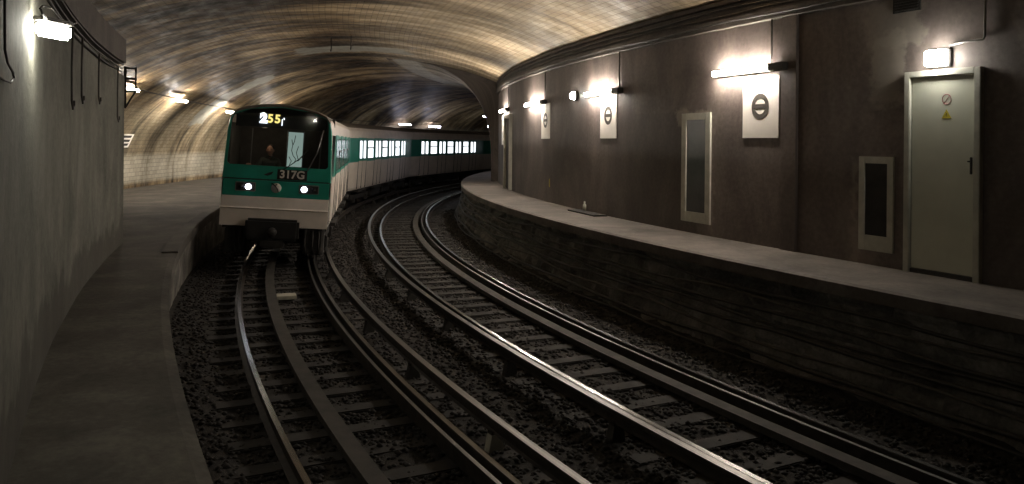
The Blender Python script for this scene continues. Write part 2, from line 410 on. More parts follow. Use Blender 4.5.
# sleepers
def mk_sleeper(wd):
    mb = MB(); mb.box(-1.22, 1.22, -.115, .115, -.29, -.155, 'timber', bev=.012); mb.box(-.84, -.66, -.09, .09, -.16, -.15, 'rust'); mb.box(.66, .84, -.09, .09, -.16, -.15, 'rust')
    return mb
for Rc, grp, lab in ((58.66, "sleepers under the train's track", "dark weathered wooden sleeper under the train's own left-hand track"), (55.37, 'sleepers of the empty track', 'dark weathered wooden sleeper under the empty right-hand track')):
    first = None; a = -4.0
    while a < 62:
        Mx = frame(Rc + random.uniform(-.03, .03), a, random.uniform(-.004, .004)) @ Matrix.Rotation(random.uniform(-.012, .012), 4, 'Z')
        if first is None:
            first = mk_sleeper(0).build('wooden_sleeper'); o = first; tag(o, lab, 'sleeper', grp)
        else:
            o = first.copy(); C.objects.link(o)
        o.matrix_world = Mx; a += .60 * 58.66 / Rc * .98
# gravel
def gravel():
    base = np.array([(0, 0, 1), (.95, 0, .1), (.25, .9, .0), (-.8, .55, .15), (-.75, -.6, -.05), (.3, -.95, .1), (0, 0, -.8)], float)
    tri = np.array([(0, 1, 2), (0, 2, 3), (0, 3, 4), (0, 4, 5), (0, 5, 1), (6, 2, 1), (6, 3, 2), (6, 4, 3), (6, 5, 4), (6, 1, 5)])
    n = 46000
    R = rng.uniform(53.6, 60.4, n); a = 1.5 + 30 * rng.random(n) ** 1.5
    k = np.ones(n, bool)
    for rc in (RL1, RR1, RL2, RR2): k &= abs(R - rc) > .06
    R = R[k]; a = a[k]; n = len(R)
    h = np.array([bedh(x, y) for x, y in zip(R, a)])
    t = A0 - np.radians(a); P = np.stack([CX + R * np.cos(t), CZ + R * np.sin(t), h + rng.uniform(-.01, .02, n)], 1)
    sc = rng.uniform(.018, .042, (n, 1, 1)) * (base[None] * rng.uniform(.7, 1.3, (n, 7, 3))); sc[..., 2] *= .75
    an = rng.uniform(0, 6.28, n); c, s = np.cos(an)[:, None], np.sin(an)[:, None]
    x = sc[..., 0] * c - sc[..., 1] * s; y = sc[..., 0] * s + sc[..., 1] * c
    V = np.stack([x, y, sc[..., 2]], -1) + P[:, None]
    F = tri[None] + (np.arange(n) * 7)[:, None, None]
    me = bpy.data.meshes.new('ballast_gravel'); nv = n * 7; nf = n * 10
    me.vertices.add(nv); me.vertices.foreach_set('co', V.reshape(-1).astype(np.float32))
    me.loops.add(nf * 3); me.loops.foreach_set('vertex_index', F.reshape(-1).astype(np.int32))
    me.polygons.add(nf); me.polygons.foreach_set('loop_start', np.arange(0, nf * 3, 3, dtype=np.int32))
    me.update(calc_edges=True); me.materials.append(M['stone'])
    o = bpy.data.objects.new('ballast_gravel', me); C.objects.link(o)
    tag(o, 'dark crushed stone ballast lying between and beside the rails', 'gravel', kind='stuff')
gravel()
# beacon between the rails
t = thing('track_beacon', frame(58.60, 13.7, -.155), 'small pale rectangular box between the rails in front of the train', 'beacon')
MB().box(-.17, .17, -.14, .14, .02, .09, 'insul', bev=.01).build('box_lid', t); MB().box(-.13, .13, -.10, .10, -.10, .02, 'rust').build('mounting_foot', t)

# ------------------------------------------------------------------ CABLES
def cable(path, r, label, mat='wiring', grp=None, name='cable', seg=6):
    mb = MB(); mb.tube(path, r, mat, seg); return tag(mb.build(name), label, 'cable', grp)
grp = 'cables along the right platform wall'
specs = [(.86, .022, 'wiring'), (.74, .016, 'wiring2'), (.62, .024, 'wiring'), (.50, .018, 'wiring'), (.40, .026, 'wiring'), (.27, .02, 'wiring2'), (.12, .026, 'wiring'), (.0, .018, 'wiring')]
for i, (h, r, m) in enumerate(specs):
    pts = []
    for k in range(190):
        a = -2 + k * .25
        sag = -.055 * abs(math.sin((a * .62 + i * 1.3))) + .05 * noise.noise(Vector((a * .35, i * 9, 0))) + .05 * noise.noise(Vector((a * .12, i * 3, 4)))
        hh = h + sag
        pts.append(pol(53.30 + (.98 - hh) * .18 + max(0, .3 - hh) * .28 + .012 * noise.noise(Vector((a, i, 2))), a, hh))
    cable(pts, r, ['topmost', 'second', 'third', 'fourth', 'fifth', 'sixth', 'seventh', 'lowest'][i] + ' of the sagging cables along the masonry under the right platform', m, grp)
for i, (h, r) in enumerate(((4.72, .014), (4.86, .012), (4.94, .018))):
    pts = [pol(52.005 - (.03 if i else 0), -4 + k * .4, h + .03 * noise.noise(Vector((k * .16, i * 4, 1)))) for k in range(100)]
    cable(pts, r, ['lowest', 'middle', 'highest'][i] + ' cable along the dark cornice at the top of the right wall', 'wiring2' if i == 1 else 'wiring', 'cables on the right cornice')
for i, (R, h, r) in enumerate(((61.30, 3.84, .016), (61.29, 3.90, .012), (61.38, 3.9, .02), (61.27, 3.96, .012))):
    pts = [pol(R, -6 + k * .4, h + .012 * noise.noise(Vector((k * .3, i * 4, 8)))) for k in range(50)]
    cable(pts, r, ['front lower', 'front upper', 'rear thick', 'topmost thin'][i] + ' cable in the recess under the beam of the left wall', 'wiring', 'cables under the left beam')
# suspended conduit that carries the left lamps
cable([pol(63.4, 14.2 + k * .6, 4.22 - .2 * min(1, max(0, (14.2 + k * .6 - 24) / 10))) for k in range(76)], .02, 'thin conduit linking the lamps on the vault past the end of the left wall', 'wiring', name='lamp_conduit')
# loose cables on the left wall
cable([pol(61.27, 3.88, 3.8), pol(61.27, 3.88, 3.35), pol(61.27, 3.9, 3.12), pol(61.27, 4.05, 3.07), pol(61.27, 4.3, 3.05), pol(61.27, 4.36, 3.02), pol(61.27, 4.2, 2.99), pol(61.27, 3.9, 2.98), pol(61.27, 3.5, 2.97)], .006, 'black cable looping at the far left edge of the wall', 'wiring', name='loose_cable')
for i, (a, h, lab) in enumerate(((8.45, 3.05, 'thin cable dangling from the left beam just past the lamp'), (9.35, 3.15, 'dark dangling cable second past the lamp on the left wall'), (11.0, 3.22, 'dangling cable with hooked end in the middle of the left wall top'), (12.95, 3.02, 'dangling cable nearest the end of the left wall'))):
    cable([pol(61.26, a, 3.86), pol(61.265, a, (3.86 + h) / 2), pol(61.265, a + .02, h + .05), pol(61.262, a + .10, h - .03), pol(61.26, a + .2, h + .01), pol(61.26, a + .18, h + .06)], .011, lab, 'wiring', 'cables dangling from the left beam', name='loose_cable')
cable([pol(61.2, 8.2, 3.86), pol(61.2, 7.4, 3.72), pol(61.2, 6.6, 3.66), pol(61.2, 5.9, 3.63), pol(61.22, 5.5, 3.58), pol(61.22, 5.3, 3.53), pol(61.2, 5.45, 3.49)], .008, 'looped wire feeding the lamp on the left wall', 'wiring', name='lamp_wire')
# bracket at the end of the left wall
t = thing('cable_bracket', frame(61.3, 14.0, 3.25), 'dark triangular metal bracket at the end of the left wall, below the lamp', 'bracket')
mb = MB(); mb.box(-.02, .02, -.02, .02, .0, .72, 'under'); mb.build('upright', t)
mb = MB(); mb.tube([(0, 0, .0), (.16, .06, .3), (.16, .06, .72)], .016, 'under'); mb.build('stay', t)
mb = MB(); mb.box(-.0, .17, -.015, .05, .28, .31, 'under'); mb.box(-.0, .17, -.015, .05, .5, .53, 'under'); mb.box(-.0, .17, -.015, .05, .68, .71, 'under'); mb.build('arm', t)

# ------------------------------------------------------------------ LAMPS
def wall_lamp(R, a0, a1, h, label, side=1, mat='tube', twin=True, house=.36):
    "fluorescent tube lamp; a0 < a1 is the lit length, the dark gear box sits at the a0 end; side=+1: fixed to the right wall"
    am = (a0 + a1) / 2; T = frame(R, am, h); t = thing('fluorescent_lamp', T, label, 'lamp', 'fluorescent lamps of the tunnel')
    L = math.radians(a1 - a0) * R; s = -side            # local x away from the wall
    mb = MB(); mb.box(min(0, s * .075), max(0, s * .075), -L / 2 - house, L / 2 + .03, -.05, .055, 'housing', bev=.01)
    mb.box(min(0, s * .14), max(0, s * .14), -L / 2 - house, -L / 2 - .03, -.05, .06, 'housing', bev=.008)
    mb.build('housing', t)
    for k, z in enumerate((.0,) if not twin else (-.022, .026)):
        mb = MB(); mb.tube([(s * .115, -L / 2 - .01, z), (s * .115, L / 2, z)], .019, mat, 10); mb.build('tube', t)
    return t
wall_lamp(51.9, 8.60, 10.02, 3.90, 'long bright tube lamp above the nearest round-symbol sign on the right wall')
wall_lamp(51.9, 13.99, 15.49, 3.825, 'bright tube lamp above the second round-symbol sign, middle of the right wall')
wall_lamp(51.9, 19.31, 21.1, 3.815, 'tube lamp above the third sign, far along the right wall')
wall_lamp(51.9, 25.2, 27.0, 3.83, 'small distant tube lamp above the far doorway of the right wall')
for a, h, lab in ((36.8, 3.95, 'upper of the two farthest lamps at the end of the right wall'), (38.9, 3.50, 'lower of the two farthest lamps at the end of the right wall')):
    t = thing('fluorescent_lamp', frame(52.75, a, h), lab, 'lamp', 'fluorescent lamps of the tunnel')
    MB().box(.03, .09, -.3, .3, -.02, .05, 'housing', bev=.006).box(.05, .85, -.02, .02, .0, .03, 'housing').build('housing', t)
    MB().tube([(0, -.28, 0), (0, .28, 0)], .035, 'tube_blue', 10).build('tube', t)
# round bulkhead lamp
t = thing('bulkhead_lamp', frame(51.9, 16.35, 3.85), 'small round bulkhead lamp on the right wall between two tube lamps', 'lamp')
mb = MB(); mb.tube([(0, 0, 0), (-.08, 0, 0)], .11, 'housing', 16); mb.build('housing', t)
mb = MB(); mb.sphere((-.10, 0, 0), .095, M['glow_pane'], (.9, 1, 1)); mb.build('globe', t)
def left_lamp(R, a, h, label, L=.5, mat='tube', rad=.028):
    t = thing('fluorescent_lamp', frame(R, a, h), label, 'lamp', 'fluorescent lamps of the tunnel')
    MB().box(-.04, .04, -L / 2 - .05, L / 2 + .05, .045, .08, 'housing', bev=.006).build('housing', t)
    MB().tube([(0, -L / 2, 0), (0, L / 2, 0)], rad, mat, 10).build('tube', t)
t = thing('box_lamp', Matrix.Translation((-3.10, 5.20, 3.45)) @ Matrix.Rotation(-.15, 4, 'Z'), 'nearest lamp, a short glowing box hanging on a wire against the left concrete wall', 'lamp')
MB().box(-.035, .035, -.15, .15, .045, .075, 'housing', bev=.006).build('housing', t)
MB().box(-.035, .035, -.14, .14, -.055, .045, 'tube_soft', bev=.02).build('diffuser', t)
lm = [(23.5, 4.18, 'lamp on the vault just past the end of the left concrete wall'), (27.9, 4.10, 'second lamp on the vault beyond the left wall, left of the train'), (32.9, 3.90, 'lamp on the vault half hidden behind the train front'),
      (37.6, 3.98, 'lamp on the vault behind the roof of the leading carriage')]
for a, h, lab in lm: left_lamp(63.4, a, h, lab, 1.0, 'tube', .045)
left_lamp(63.3, 54.0, 3.94, 'nearer lamp seen above the roof of the third carriage', 1.6, 'tube_blue', .05)
left_lamp(63.3, 58.0, 3.88, 'farther lamp seen above the roof of the third carriage', 1.6, 'tube_blue', .05)
# drop conduits
for a, lab in ((8.6, 'nearest'), (13.75, 'second'), (19.05, 'third'), (24.95, 'farthest')):
    tag(MB().tube([pol(51.93, a, 4.68), pol(51.93, a, 3.9)], .016, 'wiring', 8).build('drop_conduit'), lab + ' vertical conduit dropping from the cornice to a wall lamp', 'conduit', 'drop conduits on the right wall')
# ------------------------------------------------------------------ RIGHT WALL FITTINGS
def sign(a, label, w=.80, h0=2.83, h1=3.78, a_sym=True):
    t = thing('symbol_sign', frame(51.9, a, h0), label, 'sign', 'round-symbol signs on the right wall')
    MB().box(-.014, .004, -w / 2, w / 2, 0, h1 - h0, 'white').build('plate', t)
    ro, ri, zc = .20, .125, (h1 - h0) * .52; mb = MB(); vs = []; fs = []; n = 40
    for k in range(n):
        q = 2 * PI * k / n
        for r in (ro, ri):
            for x in (-.0141, -.018): vs.append((x, r * .95 * math.cos(q), zc + r * math.sin(q)))
    for k in range(n):
        b = 4 * k; c = 4 * ((k + 1) % n); fs += [(b + 1, b + 3, c + 3, c + 1), (b, b + 1, c + 1, c), (b + 2, c + 2, c + 3, b + 3)]
    mb.add(vs, fs, 'dark_sign'); mb.box(-.018, -.0141, -.14, .14, zc - .035, zc + .035, 'dark_sign'); mb.build('symbol', t)
sign(8.88, 'nearest white plate with a dark ringed bar symbol, right wall')
sign(14.36, 'second white plate with a dark ringed bar symbol, middle of right wall')
sign(19.03, 'third white plate with a ringed bar symbol, farther along the right wall')
t = thing('notice_plate', frame(51.9, 27.1, 2.63), 'narrow blank pale plate under the distant lamp near the far doorway', 'sign')
MB().box(-.014, .004, -.30, .30, 0, 1.05, 'white').build('plate', t)
def niche(a, w, h0, h1, bw, bt, bb, label):
    t = thing('wall_niche', frame(51.9, a, h0), label, 'niche', 'framed panels in the right wall'); H = h1 - h0
    mb = MB(); mb.box(-.03, .01, -w / 2, -w / 2 + bw, 0, H, 'grey', bev=.004); mb.box(-.03, .01, w / 2 - bw, w / 2, 0, H, 'grey', bev=.004)
    mb.box(-.029, .01, -w / 2 + bw, w / 2 - bw, H - bt, H, 'grey', bev=.004); mb.box(-.029, .01, -w / 2 + bw, w / 2 - bw, 0, bb, 'grey', bev=.004); mb.build('frame', t)
    MB().box(-.008, .006, -w / 2 + bw, w / 2 - bw, bb, H - bt, 'pane').build('dark_panel', t)
niche(6.52, .52, 1.34, 2.58, .09, .09, .20, 'small pale-framed dark panel beside the door on the right wall')
niche(10.68, .84, 1.345, 3.27, .14, .12, .18, 'tall pale-framed dark panel left of the nearest round-symbol sign')
# the door
d = thing('door_1', frame(51.9, 5.51, 1.15), None, None, kind='structure'); H = 2.50; w = .96
mb = MB(); mb.box(-.07, .01, -w / 2, -w / 2 + .075, 0, H, 'grey', bev=.006); mb.box(-.07, .01, w / 2 - .075, w / 2, 0, H, 'grey', bev=.006); mb.box(-.069, .01, -w / 2 + .075, w / 2 - .075, H - .075, H, 'grey', bev=.006); mb.build('door_frame', d)
MB().box(-.03, .006, -w / 2 + .085, w / 2 - .085, .06, H - .08, 'door', bev=.004).build('door_leaf', d)
MB().box(-.035, .006, -w / 2 + .075, w / 2 - .075, 0, .05, 'housing').build('door_sill', d)
mb = MB(); mb.box(-.04, -.029, -.375, -.345, 1.25, 1.45, 'under', bev=.004); mb.tube([(-.04, -.36, 1.40), (-.06, -.36, 1.40), (-.06, -.335, 1.40)], .009, 'under'); mb.build('door_handle', d)
F = frame(51.9, 5.45, 3.22)
t = thing('prohibition_sign', F, 'small round red-ringed prohibition sticker on the pale door', 'sticker')
MB().tube([(-.031, .055 * math.cos(q), .07 + .06 * math.sin(q)) for q in [2 * PI * k / 28 for k in range(28)]], .004, 'red', 6, closed=True).build('ring', t)
MB().tube([(-.031, .032, .022), (-.031, -.038, .118)], .003, 'red', 6).build('slash', t)
t = thing('warning_sign', frame(51.9, 5.45, 3.06), 'small yellow warning triangle sticker on the pale door', 'sticker')
MB().prism([(-.06, .0), (.06, .0), (0, .11)], 'x', -.034, -.029, 'yellow').build('triangle', t)
MB().prism([(-.008, .02), (.014, .045), (.002, .045), (.010, .08), (-.012, .045), (.002, .045)], 'x', -.0355, -.0341, 'under').build('bolt_mark', t)
# lamp over the door
t = thing('door_lamp', frame(51.9, 5.55, 3.68), 'square glowing lamp box fixed directly above the pale door', 'lamp')
MB().box(-.06, .004, -.14, .14, .0, .22, 'housing', bev=.01).build('housing', t)
MB().box(-.16, -.058, -.13, .13, .012, .205, M['glow_pane'], bev=.02).build('diffuser', t)
tag(MB().tube([pol(51.94, 5.4, 3.93), pol(51.94, 5.2, 3.955), pol(51.94, 4.97, 3.96), pol(51.94, 4.95, 4.0), pol(51.94, 4.95, 4.68)], .014, 'steel', 8).build('lamp_conduit'), 'bent metal conduit feeding the square lamp above the door', 'conduit')
# vent
t = thing('wall_vent', frame(51.9, 6.06, 4.42), 'small dark louvred vent high on the wall above the door', 'vent')
MB().box(-.02, .004, -.19, .19, 0, .20, 'under').build('frame', t)
mb = MB()
for k in range(5): mb.box(-.03, -.015, -.165, .165, .02 + k * .035, .04 + k * .035, 'pane')
mb.build('louvres', t)
# far door
d = thing('door_2', frame(51.9, 24.9, 1.15), None, None, kind='structure')
mb = MB(); mb.box(-.10, .01, -.75, -.62, 0, 2.5, 'grey', bev=.006); mb.box(-.10, .01, .62, .75, 0, 2.5, 'grey', bev=.006); mb.box(-.099, .01, -.62, .62, 2.38, 2.5, 'grey', bev=.006); mb.build('door_frame', d)
MB().box(-.02, .006, -.62, .62, .02, 2.38, 'ledge').build('door_leaf', d)
# things on the right platform
tag(MB().box(-.16, .16, -.75, .75, .0, .03, 'under', bev=.008).build('cover_plate', None, None), 'dark flat plate lying on the right platform against the wall', 'plate').matrix_world = frame(52.12, 15.05, 1.152)
t = thing('small_bottle', frame(52.02, 15.45, 1.183), 'tiny pale bottle standing on the dark plate on the platform', 'bottle')
MB().tube([(0, 0, 0), (0, 0, .13), (0, 0, .155), (0, 0, .185)], [.042, .042, .02, .018], M['grey'], 12).build('body', t)
MB().tube([(0, 0, .18), (0, 0, .205)], .021, M['white'], 10).build('cap', t)
MB().prism([(-.03, 0), (.03, .02), (.035, .2), (-.02, .23)], 'x', -.006, .0, 'yellow').build('paper_notice', None).matrix_world = frame(51.9, 18.6, 1.55)
tag(bpy.data.objects['paper_notice'], 'small yellowish notice low on the right wall below the round lamp', 'notice')
# name board on the tiled wall
t = thing('name_board', frame(64.86, 27.35, 2.42), 'white slanted board with three dark bars on the tiled wall beyond the left wall', 'sign')
mb = MB(); mb.prism([(-1.9, .0), (-.45, .0), (.1, .46), (-1.9, .46)], 'x', -.0, .03, 'white'); mb.build('board', t)
mb = MB()
for z, y in ((.06, -.50), (.19, -.34), (.33, -.18)): mb.prism([(-1.8, z), (y - .05, z), (y + .08, z + .08), (-1.8, z + .08)], 'x', .0301, .036, 'under')
mb.build('dark_bars', t)

# ------------------------------------------------------------------ THE TRAIN
ROLL = math.radians(3.3)
LB, PITCH, HWD = 13.0, 13.25, 1.15
SEC = [(1.08, .84), (1.12, .95), (1.13, 1.95), (1.125, 1.98), (1.085, 2.9), (1.075, 3.0), (1.04, 3.18), (.95, 3.30), (.76, 3.38), (.45, 3.45), (0, 3.49)]
full = SEC + [(-x, z) for x, z in SEC[-2::-1]]
def xat(z):
    for (x0, z0), (x1, z1) in zip(SEC, SEC[1:]):
        if z0 <= z <= z1: return x0 + (x1 - x0) * (z - z0) / (z1 - z0)
    return 1.1
DOORS = (1.95, 4.75, 7.6, 10.6) ; WINS = (3.35, 6.17, 9.1)
def T_car(n):
    am = 16.45 + math.degrees((LB / 2 + PITCH * n) / 58.66)
    return frame(58.66 - .18, am, 0, ROLL)
root = thing('metro_train', frame(58.54, 16.45, 0), 'teal and cream metro train coming round the curve on the left track', 'train')
rinv = root.matrix_world.inverted()
def sect_strip(mb, y0, y1, ys=1):
    n = len(full)
    for k in range(n - 1):
        (x0, z0), (x1, z1) = full[k], full[k + 1]; zm = (z0 + z1) / 2
        m = 'cream' if zm < 1.96 else 'teal' if zm < 2.92 else 'cream' if zm < 3.3 else 'roof'
        mb.add([(x0, y0, z0), (x1, y0, z1), (x1, y1, z1), (x0, y1, z0)], [(0, 3, 2, 1)], m, False)
def shell(front):
    mb = MB(); sect_strip(mb, -LB / 2, LB / 2)
    def cap(y, flip):
        vs = [(x, y, z) for x, z in full]; f = tuple(range(len(full)))
        mb.add(vs, [f[::-1] if flip else f], 'cream')
    cap(LB / 2, False)
    if not front: cap(-LB / 2, True)
    mb.box(-1.08, 1.08, -LB / 2 + (.0 if not front else .1), LB / 2, .80, .86, 'under')
    # gangway bellows plate at the rear end
    mb.box(-.5, .5, LB / 2, LB / 2 + .11, 1.1, 3.0, 'under')
    return mb
def door_mb(s, pane='carlight'):
    mb = MB(); w = .66
    for z0, z1, m in ((.90, 1.98, 'cream'), (1.98, 2.92, 'teal')):
        for sg in (-1, 1):
            ya, yb = (-w, -.008) if sg < 0 else (.008, w)
            xa, xb = xat(z0), xat(z1)
            vs = [(s * (xa + .012), ya, z0), (s * (xa + .012), yb, z0), (s * (xb + .012), yb, z1), (s * (xb + .012), ya, z1)]
            vs += [(s * (xa - .01), ya, z0), (s * (xa - .01), yb, z0), (s * (xb - .01), yb, z1), (s * (xb - .01), ya, z1)]
            mb.add(vs, [(0, 1, 2, 3), (7, 6, 5, 4), (0, 4, 5, 1), (1, 5, 6, 2), (2, 6, 7, 3), (3, 7, 4, 0)], m)
    # dark seams either side and the middle
    for y, ww in ((-w - .02, .03), (w + .02, .03), (0, .018)):
        xa, xb = xat(.9), xat(2.92)
        mb.box(min(s * 1.10, s * 1.136), max(s * 1.10, s * 1.136), y - ww / 2, y + ww / 2, .88, 1.98, 'seam')
    # step under the door
    mb.box(min(s * .95, s * 1.2), max(s * .95, s * 1.2), -w, w, .74, .82, 'under')
    for sg in (-1, 1):   # rounded tall panes
        yc = sg * .31; hw = .19; z0, z1 = 2.08, 2.80; pl = []
        for (cy, cz, q0) in ((hw - .06, z1 - .06, 0), (-hw + .06, z1 - .06, 1), (-hw + .06, z0 + .06, 2), (hw - .06, z0 + .06, 3)):
            for k in range(4):
                q = (q0 + k / 3) * PI / 2; pl.append((yc + cy + .06 * math.cos(q), cz + .06 * math.sin(q)))
        vs = [(s * (xat(z) + .016), y, z) for y, z in pl]; mb.add(vs, [tuple(range(len(vs)))], pane)
        vo = [(s * (xat(z) + .014), yc + (y - yc) * 1.18, 2.44 + (z - 2.44) * 1.07) for y, z in pl]; mb.add(vo, [tuple(range(len(vo)))], 'seam')
    return mb
def window_mb(s, pane='carlight'):
    mb = MB(); hw = .48; z0, z1 = 2.08, 2.80
    def quad(y0, y1, a, b, off, m): mb.add([(s * (xat(a) + off), y0, a), (s * (xat(a) + off), y1, a), (s * (xat(b) + off), y1, b), (s * (xat(b) + off), y0, b)], [(0, 1, 2, 3)], m)
    quad(-hw - .05, hw + .05, z0 - .04, z1 + .04, .004, 'seam')
    quad(-hw, hw, z0, z0 + .40, .008, pane); quad(-hw, hw, z0 + .45, z1, .008, pane)
    mb.box(min(s * 1.10, s * 1.13), max(s * 1.10, s * 1.13), -hw, hw, z0 + .40, z0 + .45, 'steel')
    mb.box(min(s * 1.10, s * 1.125), max(s * 1.10, s * 1.125), -hw + .1, -hw + .13, z0, z0 + .4, 'seam')
    return mb
def bogie_mb():
    mb = MB(); mb.box(-1.0, -.86, -1.45, 1.45, .42, .62, 'under', bev=.02); mb.box(.86, 1.0, -1.45, 1.45, .42, .62, 'under', bev=.02); mb.box(-.9, .9, -.2, .2, .4, .7, 'under')
    for y in (-1.0, 1.0):
        for s in (-1, 1):
            mb.tube([(s * .69, y, .43), (s * .80, y, .43)], .43, 'rust', 24)
            mb.box(min(s * .95, s * 1.06), max(s * .95, s * 1.06), y - .14, y + .14, .30, .58, 'under', bev=.02)
        mb.tube([(-.7, y, .43), (.7, y, .43)], .07, 'rust', 10)
    return mb
def under_mb():
    mb = MB(); mb.box(-.98, .98, -2.0, -.3, .34, .80, 'under', bev=.03); mb.box(-.98, .98, .2, 1.9, .38, .80, 'under', bev=.03); mb.box(-.9, .9, -6.1, 6.1, .68, .80, 'under'); return mb
meshes = {}
def part(key, fn, name, parent, mat):
    if key not in meshes:
        o = fn().build(name, parent, mat); meshes[key] = o; return o
    o = meshes[key].copy(); C.objects.link(o); o.parent = parent; o.matrix_local = mat; return o
I4 = Matrix.Identity(4)
for n in range(4):
    Mx = rinv @ T_car(n)
    b = part('shell%d' % (n == 0), lambda: shell(n == 0), 'carriage', root, Mx)
    if n == 0: b['label'] = 'leading carriage with the driver cab'; car0 = b
    else: b['label'] = 'trailing carriage with lit windows'
    for s in (1, -1):
        for y in DOORS: part('door%d%d' % (s, n == 0), lambda: door_mb(s, 'dimpane' if n == 0 else 'carlight'), 'door', b, Matrix.Translation((0, y - LB / 2 + (.5 if n == 0 else .0), 0)))
        for y in WINS: part('win%d%d' % (s, n == 0), lambda: window_mb(s, 'dimpane' if n == 0 else 'carlight'), 'window', b, Matrix.Translation((0, y - LB / 2 + (.5 if n == 0 else .0), 0)))
    for y in (-LB / 2 + 2.3, LB / 2 - 2.3): part('bogie', bogie_mb, 'bogie', b, Matrix.Translation((0, y, 0)))
    part('under', under_mb, 'underframe_equipment', b, I4)
# --- cab front, in carriage space, the face at y = YF
YF = -LB / 2
def face():
    mb = MB(); n = 72; cz = 2.72; outer = []; inner = []
    poly = [(x, z) for x, z in full if z >= 1.9]; poly = poly + [(-1.13, 1.5), (1.13, 1.5)]
    def hit(poly, ang, c):
        dx, dz = math.cos(ang), math.sin(ang); best = 1e9
        for (x0, z0), (x1, z1) in zip(poly, poly[1:] + poly[:1]):
            ex, ez = x1 - x0, z1 - z0; den = dx * ez - dz * ex
            if abs(den) < 1e-9: continue
            t = ((x0) * ez - (z0 - c) * ex) / den; u = ((x0) * dz - (z0 - c) * dx) / den
            if t > 0 and -1e-6 <= u <= 1 + 1e-6: best = min(best, t)
        return dx * best, c + dz * best
    ip = []; # windscreen opening: nearly full width with an arched head
    x1, z0 = 1.045, 2.16
    ip = [(x1, z0 + .05), (1.0, 3.12), (.95, 3.23), (.6, 3.36), (0, 3.42), (-.6, 3.36), (-.95, 3.23), (-1.0, 3.12), (-x1, z0 + .05), (-x1 + .05, z0), (x1 - .05, z0)]
    O = [(x, z) for x, z in full if z >= 1.96]; O = [(1.13, 1.86)] + O + [(-1.13, 1.86)]
    angs = sorted(set([2 * PI * k / n for k in range(n)] + [math.atan2(z - cz, x) % (2 * PI) for x, z in ip + O]))
    for q in angs: outer.append(hit(O, q, cz)); inner.append(hit(ip, q, cz))
    m = len(angs); vs = []
    for (x, z), (u, v) in zip(outer, inner):
        vs += [(x, YF, z), (x * .985, YF - .05, 2.6 + (z - 2.6) * .985), (u, YF - .05, v), (u, YF + .02, v)]
    fs = []; fb = []
    for k in range(m):
        a = 4 * k; c = 4 * ((k + 1) % m); fs += [(a, c, c + 1, a + 1), (a + 1, c + 1, c + 2, a + 2)]; fb.append((a + 2, c + 2, c + 3, a + 3))
    mb.add(vs, fs, 'teal'); mb.add(vs, fb, 'seam')
    # lower teal band with headlight zone
    mb.box(-1.10, 1.10, YF - .075, YF, 1.50, 1.85, 'teal', bev=.012)
    mb.box(-1.09, 1.09, YF - .055, YF, 1.87, 2.12, 'teal', bev=.008)
    mb.box(-1.08, 1.08, YF - .05, YF, 1.845, 1.875, 'seam')
    return mb
face().build('cab_front', car0)
mb = MB()   # cream apron with its stepped bumper fold
prof = [(-.02, .86), (-.09, .87), (-.10, 1.22), (-.13, 1.25), (-.10, 1.27), (-.08, 1.50), (-.02, 1.50)]
half = [(1.0, 0.0), (1.10, .02), (1.15, .09)]
mb.add([(x, YF + y, z) for x in (-1.11, 1.11) for (y, z) in prof], [(k, k + 1, k + 8, k + 7) for k in range(6)] + [(0, 6, 5, 4, 3, 2, 1), (7, 8, 9, 10, 11, 12, 13), (0, 7, 13, 6)], 'cream')
mb.build('front_apron', car0)
# roof fairing lip above the windscreen
mb = MB(); top = [(x, z) for x, z in full if z >= 3.1]
mb.add([(x * .99, YF - .10, z - .01) for x, z in top] + [(x * 1.005, YF + .02, z + .015) for x, z in top] , [(k, k + 1, len(top) + k + 1, len(top) + k) for k in range(len(top) - 1)], 'roof')
mb.add([(x * .99, YF - .10, z - .01) for x, z in top] + [(x * .99, YF - .08, z - .05) for x, z in top], [(k, len(top) + k, len(top) + k + 1, k + 1) for k in range(len(top) - 1)], 'roof')
mb.build('roof_lip', car0)
# windscreen
ip = [(1.045, 2.21), (1.0, 3.12), (.95, 3.23), (.6, 3.36), (0, 3.42), (-.6, 3.36), (-.95, 3.23), (-1.0, 3.12), (-1.045, 2.21), (-.995, 2.16), (.995, 2.16)]
MB().add([(x, YF - .01, z) for x, z in ip], [tuple(range(len(ip)))], 'glass').build('windscreen', car0)
mb = MB()   # cab: side linings, desk, header box, bulkhead
mb.box(-1.06, 1.06, YF + 1.35, YF + 1.42, .9, 3.28, 'cab'); mb.box(-1.06, -1.02, YF + .1, YF + 1.35, .9, 3.05, 'cab'); mb.box(1.02, 1.06, YF + .1, YF + 1.35, .9, 3.05, 'cab')
mb.box(-1.0, 1.0, YF + .05, YF + 1.35, 1.1, 1.2, 'cab'); mb.box(-1.0, 1.0, YF + .05, YF + .42, 1.9, 2.14, 'cab'); mb.box(-1.0, 1.0, YF + .1, YF + 1.35, 3.22, 3.27, 'cab')
mb.box(-.95, .95, YF + .14, YF + .35, 2.98, 3.22, 'black')
mb.build('cab_interior', car0)
mb = MB()   # lit bulkhead window with dark scribble-like poles seen in it
mb.box(.03, .37, YF + 1.33, YF + 1.349, 2.12, 2.92, 'cablight')
for pts in ([(.44, 2.75), (.47, 2.62), (.45, 2.5), (.49, 2.38)], [(.52, 2.85), (.50, 2.7), (.47, 2.62)], [(.49, 2.38), (.56, 2.3), (.52, 2.2)], [(.60, 2.6), (.56, 2.45), (.61, 2.3)], [(.40, 2.35), (.46, 2.25), (.42, 2.15)]):
    mb.tube([(x - .33, YF + 1.325, z) for x, z in pts], .008, 'under', 5)
for x in (.01, .38): mb.box(x - .012, x + .012, YF + 1.31, YF + 1.349, 2.1, 2.95, 'steel')
mb.build('bulkhead_window', car0)
